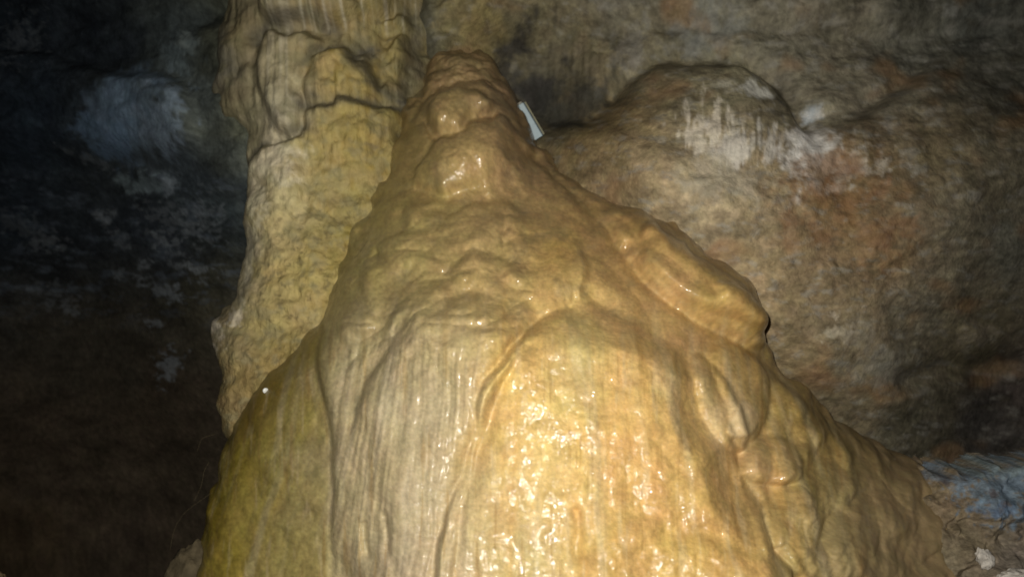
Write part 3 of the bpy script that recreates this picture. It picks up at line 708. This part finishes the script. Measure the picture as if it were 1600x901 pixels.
mc = [(720, 100, .33, .25, .14), (700, 130, .31, .23, .13), (780, 150, .30, .22, .14), (640, 180, .32, .25, .12), (720, 180, .44, .34, .17), (800, 200, .36, .26, .15), (620, 260, .34, .27, .12), (740, 260, .45, .34, .17), (820, 270, .38, .27, .15), (580, 320, .33, .27, .10),
      (680, 330, .40, .32, .14), (760, 350, .42, .32, .16), (850, 320, .40, .29, .15), (560, 400, .32, .27, .10), (640, 400, .40, .33, .14), (720, 430, .40, .31, .14), (800, 420, .42, .32, .15), (870, 400, .50, .35, .13), (900, 430, .52, .38, .17), (940, 370, .42, .29, .14),
      (1000, 350, .40, .27, .12), (1060, 350, .36, .23, .08), (1120, 400, .34, .23, .08), (1080, 420, .48, .34, .14), (1180, 470, .34, .24, .09), (1120, 490, .52, .37, .15), (1030, 440, .48, .33, .16), (960, 500, .54, .37, .18), (880, 520, .54, .39, .16), (900, 560, .54, .42, .19),
      (520, 520, .40, .34, .14), (580, 500, .42, .35, .16), (650, 540, .44, .37, .19), (720, 540, .44, .35, .16), (510, 600, .42, .36, .16), (560, 640, .42, .34, .16), (640, 650, .46, .40, .24), (700, 650, .46, .40, .24), (600, 720, .44, .36, .18), (660, 760, .46, .39, .24), (560, 800, .42, .35, .17), (620, 850, .42, .35, .21),
      (470, 540, .33, .25, .06), (430, 600, .32, .24, .05), (390, 640, .31, .22, .04), (450, 650, .36, .30, .09), (370, 720, .36, .29, .05), (430, 720, .38, .32, .10), (490, 720, .38, .33, .17), (330, 800, .36, .28, .04), (400, 800, .40, .33, .09), (470, 800, .40, .34, .15), (350, 880, .38, .30, .06), (440, 880, .40, .34, .13),
      (800, 600, .58, .43, .17), (760, 680, .54, .38, .15), (850, 640, .60, .46, .20), (850, 720, .60, .47, .22), (780, 780, .52, .40, .19), (820, 850, .50, .42, .22), (900, 680, .60, .44, .17), (900, 780, .56, .42, .18), (960, 600, .58, .41, .18), (960, 700, .57, .38, .16), (1000, 620, .58, .42, .18),
      (1000, 750, .55, .36, .15), (1040, 600, .55, .39, .16), (1060, 700, .56, .40, .16), (1080, 780, .50, .34, .14), (960, 850, .50, .34, .14), (1040, 850, .52, .37, .14), (1120, 850, .48, .33, .13), (1120, 730, .50, .34, .15), (1100, 600, .52, .37, .17), (1080, 540, .50, .34, .18), (1150, 570, .50, .36, .15), (1150, 650, .54, .43, .25),
      (1190, 720, .48, .34, .18), (1200, 640, .42, .31, .12), (1250, 650, .34, .25, .09), (1240, 740, .38, .30, .12), (1300, 700, .32, .25, .10), (1300, 760, .36, .30, .16), (1340, 720, .32, .25, .10), (1380, 760, .36, .28, .15), (1300, 850, .34, .29, .16), (1220, 820, .42, .32, .14), (1240, 880, .36, .29, .14), (1380, 850, .30, .25, .14), (1440, 760, .32, .24, .14), (1470, 850, .24, .20, .12), (1430, 890, .26, .22, .14)]
T = shepard(mc, X + 14 * fbm(X / 50, Yp / 60, 561, 2), Yp + 14 * fbm(X / 50, Yp / 60, 567, 2), 26)
# flow-parallel staining
st = perlin(fs / 34, Yp / 420, 571) + .6 * perlin(fs / 13, Yp / 260, 573)
T = mix(T, (.60, .37, .12), .28 * sstep(.1, .9, st) * sstep(380, 560, Yp) * sstep(690, 780, X))
T = mix(T, (.50, .46, .34), .35 * sstep(.1, .9, -st) * sstep(420, 600, Yp))
T *= (1 + .13 * fbm(X / 34, Yp / 34, 575, 4, .65))[..., None]
T = mix(T, (.30, .25, .15), .35 * sstep(.15, .8, fbm(X / 60, Yp / 40, 579, 4, .6)) * (1 - sstep(480, 620, Yp)))
T = mix(T, (.62, .52, .33), .40 * sstep(.25, .9, fbm(X / 16, Yp / 110, 591, 3, .6)) * low)
T = mix(T, (.52, .46, .33), .38 * pan)
T = mix(T, (.33, .22, .08), .45 * sstep(.35, .9, fbm(X / 12 + 9, Yp / 160, 593, 3, .6)) * low)
T *= (1 + .16 * fbm(X / 6, Yp / 6, 595, 2, .7))[..., None]
gr = np.exp(-((X - 905 + .05 * (Yp - 500)) / 26) ** 2) * sstep(470, 510, Yp) * (1 - sstep(600, 700, Yp))
T = mix(T, (.46, .43, .22), .3 * gr)
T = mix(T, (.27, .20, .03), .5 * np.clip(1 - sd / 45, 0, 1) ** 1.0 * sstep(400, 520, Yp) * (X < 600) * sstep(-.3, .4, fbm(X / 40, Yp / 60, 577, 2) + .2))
T = mix(T, (.255, .20, .12), .8 * sstep(1230, 1400, X + 40 * fbm(X / 60, Yp / 60, 587, 3)))
T = mix(T, (.60, .50, .32), .75 * np.clip(d / 4, 0, 1) * (1 - sstep(1145, 1186, X)))
wet = .42 + .26 * (1 - sstep(480, 600, Yp)) + .25 * fbm(X / 60, Yp / 60, 581, 2) + .72 * wz
wet *= 1 - .6 * (own == 1)
wr = sstep(560, 1000, X + 60 * fbm(X / 70, Yp / 110, 597, 3)) + (1 - sstep(220, 420, Yp)); wr = np.clip(wr, 0, 1)[..., None]
T *= np.array((1.04, .97, .81)) * wr + np.array((1.01, .965, .90)) * (1 - wr)
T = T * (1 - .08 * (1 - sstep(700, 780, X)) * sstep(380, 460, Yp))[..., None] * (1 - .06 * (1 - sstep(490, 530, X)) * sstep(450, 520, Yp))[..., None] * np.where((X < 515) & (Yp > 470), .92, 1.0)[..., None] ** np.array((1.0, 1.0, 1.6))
wet[own == 16] = .1
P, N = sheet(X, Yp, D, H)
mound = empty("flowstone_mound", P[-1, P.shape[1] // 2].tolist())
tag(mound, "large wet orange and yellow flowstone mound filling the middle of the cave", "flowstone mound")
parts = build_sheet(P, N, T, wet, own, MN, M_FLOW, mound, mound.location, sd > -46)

# ================================================================== cave floor and roof out of frame
def slab(name, z0, amp, seed):
    gx, gy = np.meshgrid(np.linspace(-7, 7, 110), np.linspace(-5, 8, 100))
    z = z0 + amp * fbm(gx / 1.2, gy / 1.2, seed, 4)
    V = np.stack([gx, gy, z], -1).reshape(-1, 3)
    r, c = gx.shape
    idx = np.arange(r * c).reshape(r, c)
    Q = np.stack([idx[:-1, :-1], idx[:-1, 1:], idx[1:, 1:], idx[1:, :-1]], -1).reshape(-1, 4)
    T = np.zeros((len(V), 3)) + np.array((.13, .10, .07)); T *= (1 + .3 * fbm(gx * 2, gy * 2, seed + 9, 3)).reshape(-1, 1)
    o = mesh_obj(name, V, Q, M_ROCK, None, T, np.full(len(V), .2))
    tag(o, kind="structure")
slab("cave_floor", 0.0, 0.08, 601)
slab("cave_roof", 4.6, 0.2, 611)

# ================================================================== small things
def plain(name, col, rough, grain=60, amp=.12, spec=.4, bump=.0):
    k = NT(name)
    g = k.n("ShaderNodeNewGeometry"); n = k.n("ShaderNodeTexNoise", i_Scale=grain, i_Detail=4.0)
    k.l(g, "Position", n, "Vector")
    r = k.n("ShaderNodeMapRange"); r.inputs[1].default_value = .3; r.inputs[2].default_value = .7; r.inputs[3].default_value = 1 - amp; r.inputs[4].default_value = 1 + amp
    k.l(n, "Fac", r, 0)
    v = k.n("ShaderNodeVectorMath", operation='MULTIPLY'); v.inputs[0].default_value = col
    k.l(r, 0, v, 1); k.l(v, 0, k.b, "Base Color")
    k.b.inputs["Roughness"].default_value = rough; k.b.inputs["Specular IOR Level"].default_value = spec
    if bump:
        b = k.n("ShaderNodeBump", i_Strength=1.0, i_Distance=bump); k.l(n, "Fac", b, "Height"); k.l(b, "Normal", k.b, "Normal")
    return k.m

def box(name, c, ax, ay, az, mat, parent, bev=0.0):
    """box with centre c and half-extent vectors ax, ay, az"""
    import bmesh
    bm = bmesh.new()
    vs = []
    for sx in (-1, 1):
        for sy in (-1, 1):
            for sz in (-1, 1):
                vs.append(bm.verts.new(Vector(c) + sx * Vector(ax) + sy * Vector(ay) + sz * Vector(az)))
    bmesh.ops.convex_hull(bm, input=vs)
    bmesh.ops.dissolve_limit(bm, angle_limit=.01, verts=bm.verts, edges=bm.edges)
    if bev: bmesh.ops.bevel(bm, geom=bm.edges[:], offset=bev, segments=2, profile=.5, affect='EDGES')
    bmesh.ops.recalc_face_normals(bm, faces=bm.faces)
    me = bpy.data.meshes.new(name); bm.to_mesh(me); bm.free()
    me.materials.append(mat)
    o = bpy.data.objects.new(name, me); COL.objects.link(o); o.parent = parent
    return o

# lamp housing wedged behind the mound: pale board, olive rim strip, end plate
PY = 4.12
a = at(820, 162, PY); b = at(848, 205, PY)
mid = (a + b) / 2
hou = empty("lamp_housing", mid.tolist())
tag(hou, "pale blue grey lamp housing wedged in the gap between mound and wall", "lamp housing")
ax_l = (b - a) / 2 * 1.1
ax_l[1] += .02
un = ax_l / np.linalg.norm(ax_l)
toL = np.cross(un, np.array([0, 1.0, 0])); toL /= np.linalg.norm(toL)
if toL[0] > 0: toL = -toL
nrm = np.cross(un, toL); nrm /= np.linalg.norm(nrm)
if nrm[1] > 0: nrm = -nrm
M_PAN = plain("pale_painted_metal", (.43, .54, .57), .5, 40, .06)
M_RIM = plain("olive_rim", (.26, .25, .15), .5)
M_END = plain("grey_end_plate", (.33, .32, .26), .6)
M_GAP = plain("dark_gap_fill", (.06, .08, .09), .7)
L = np.linalg.norm(ax_l)
sh = un * L * .25            # extends on downward behind the rock
top_end = a - mid
c0 = un * (L * .06) + toL * .008
box("housing_panel", c0 + toL * .028, un * L, toL * .026, nrm * .012, M_PAN, hou, .002)
box("housing_gap_strip", c0 - toL * .0005, un * L * .99, toL * .0032, nrm * .008, M_GAP, hou)  # dark strip stands in for the shaded gap between board and rim
box("housing_rim", c0 - toL * .0075, un * L * .98, toL * .0036, nrm * .011, M_RIM, hou, .001)
box("end_plate", c0 - un * (L + .005) + toL * .034, un * .004, toL * .026, nrm * .016, M_END, hou, .001)

def blob(name, c, r, seed, mat, scale=(1, 1, 1), amp=.35, sub=4):
    import bmesh
    bm = bmesh.new()
    bmesh.ops.create_icosphere(bm, subdivisions=sub, radius=1)
    from mathutils import noise
    for v in bm.verts:
        n = noise.fractal(v.co * 1.3 + Vector((seed * 7.1, 0, 0)), .6, 2.1, 4)
        f = 1 + amp * n
        v.co = Vector((v.co.x * f * scale[0] * r, v.co.y * f * scale[1] * r, v.co.z * f * scale[2] * r))
    me = bpy.data.meshes.new(name); bm.to_mesh(me); bm.free()
    me.polygons.foreach_set("use_smooth", np.ones(len(me.polygons), bool))
    me.materials.append(mat)
    o = bpy.data.objects.new(name, me); COL.objects.link(o); o.location = Vector(np.asarray(c).tolist())
    return o

M_CHK = plain("chalky_calcite", (.50, .47, .41), .8, 50, .3, .2, .01)
M_KNB = plain("brown_knob_rock", (.40, .30, .16), .8, 40, .3, .2, .012)
M_FOOT = plain("dull_brown_rock", (.10, .08, .045), .85, 30, .3, .2, .01)
def on_shelf(px, py):
    q = P_shelf - EYE
    qx = 800 + FPX * q[:, 0] / (q @ FWD); qy = 450.5 - FPX * (q @ UPV) / (q @ FWD)
    return P_shelf[np.argmin((qx - px) ** 2 + (qy - py) ** 2)] + np.array([0, -.012, 0])
o = blob("calcite_chunk", on_shelf(1535, 870), .028, 3, M_CHK, (.9, .9, 1.1)); tag(o, "small pale calcite chunk on the shelf, the upper left of the two", "calcite chunk", "pale chunks on the rock shelf")
o = blob("calcite_chunk", on_shelf(1592, 900), .042, 5, M_CHK, (1.5, .9, .6)); tag(o, "wide pale calcite chunk in the bottom right corner of the shelf", "calcite chunk", "pale chunks on the rock shelf")
p = at(2, 885, 3.6); o = blob("rock_stump", (p[0], p[1], p[2] / 2 - .03), .5, 8, M_KNB, (.22, .22, p[2] / 2 / .5), .10, 5); tag(o, "tan rock stump poking up in the dark bottom left corner", "rock")
p = at(292, 840, 3.45); o = blob("foot_boulder", (p[0] + .02, p[1], p[2] / 2 - .03), .5, 11, M_FOOT, (.30, .26, p[2] / 2 / .5), .10, 5); tag(o, "brown boulder against the foot of the yellow apron, beside the dark recess", "boulder")

# flash backscatter spot, modelled as a round white bead on the yellow left edge
M_ORB = plain("orb_white", (.74, .76, .70), .35, 200, .08)
def lathe(name, prof, mat, loc, nrm, n=28):
    V = []; Q = []
    for (r, z) in prof:
        for i in range(n):
            t = 2 * math.pi * i / n
            V.append((r * math.cos(t), r * math.sin(t), z))
    for j in range(len(prof) - 1):
        for i in range(n):
            Q.append((j * n + i, j * n + (i + 1) % n, (j + 1) * n + (i + 1) % n, (j + 1) * n + i))
    o = mesh_obj(name, np.array(V), np.array(Q), mat)
    o.location = loc; o.rotation_euler = Vector(nrm).to_track_quat('Z', 'Y').to_euler()
    return o
R = .0105
prof = [(R * .7, -R * .5), (R, 0), (R * .97, R * .3), (R * .84, R * .52), (R * .66, R * .58), (R * .45, R * .50), (R * .22, R * .44), (.00005, R * .42)]
# find the apron point seen there
Pf = P.reshape(-1, 3) - EYE
ppx = 800 + FPX * Pf[:, 0] / (Pf @ FWD); ppy = 450.5 - FPX * (Pf @ UPV) / (Pf @ FWD)
def on_mound(px, py):
    d2 = (ppx - px) ** 2 + (ppy - py) ** 2
    near = np.where(d2 < 16)[0]
    i = near[np.argmin(np.linalg.norm(Pf[near], axis=1))] if len(near) else np.argmin(d2)
    return Pf[i] + EYE, N.reshape(-1, 3)[i]
bp, bn = on_mound(412, 608)
vw = (EYE - bp) / np.linalg.norm(EYE - bp)
bp = bp + vw * .006
tag(lathe("backscatter_orb", prof, M_ORB, bp.tolist(), (bn * .3 + vw).tolist()), "tiny round white bead with a raised rim on the mound's yellow left edge", "backscatter spot")

# fine cobweb threads strung across the dark gap
M_WEB = plain("dusty_thread", (.26, .21, .11), .6)
def thread(pts, y0, y1, label):
    cu = bpy.data.curves.new("cobweb_thread", 'CURVE'); cu.dimensions = '3D'; cu.bevel_depth = .0003; cu.bevel_resolution = 1
    sp = cu.splines.new('NURBS'); sp.points.add(len(pts) - 1); sp.use_endpoint_u = True; sp.order_u = 3
    for i, (x, y) in enumerate(pts):
        p = at(x, y, y0 + (y1 - y0) * i / (len(pts) - 1)); sp.points[i].co = (*p.tolist(), 1)
    tmp = bpy.data.objects.new("tmp", cu); COL.objects.link(tmp)
    dg = bpy.context.evaluated_depsgraph_get()
    me = bpy.data.meshes.new_from_object(tmp.evaluated_get(dg)); me.name = "cobweb_thread"
    bpy.data.objects.remove(tmp)
    me.materials.clear(); me.materials.append(M_WEB)
    o = bpy.data.objects.new("cobweb_thread", me); COL.objects.link(o)
    tag(o, label, "cobweb thread", "cobweb threads beside the apron")
thread([(266, 858), (270, 828), (285, 803), (303, 788), (330, 770)], 3.7, 3.45, "long thin cobweb thread slanting up to the apron across the dark recess")
thread([(303, 782), (311, 768), (317, 750), (318, 735), (326, 722)], 3.6, 3.45, "short curved cobweb thread close beside the apron's yellow rim")
thread([(308, 704), (312, 692), (316, 682), (336, 678)], 3.6, 3.45, "shortest cobweb thread, highest beside the apron's rim")
print("TRIS", sum(len(o.data.polygons) * 2 for o in COL.objects if o.type == 'MESH'))
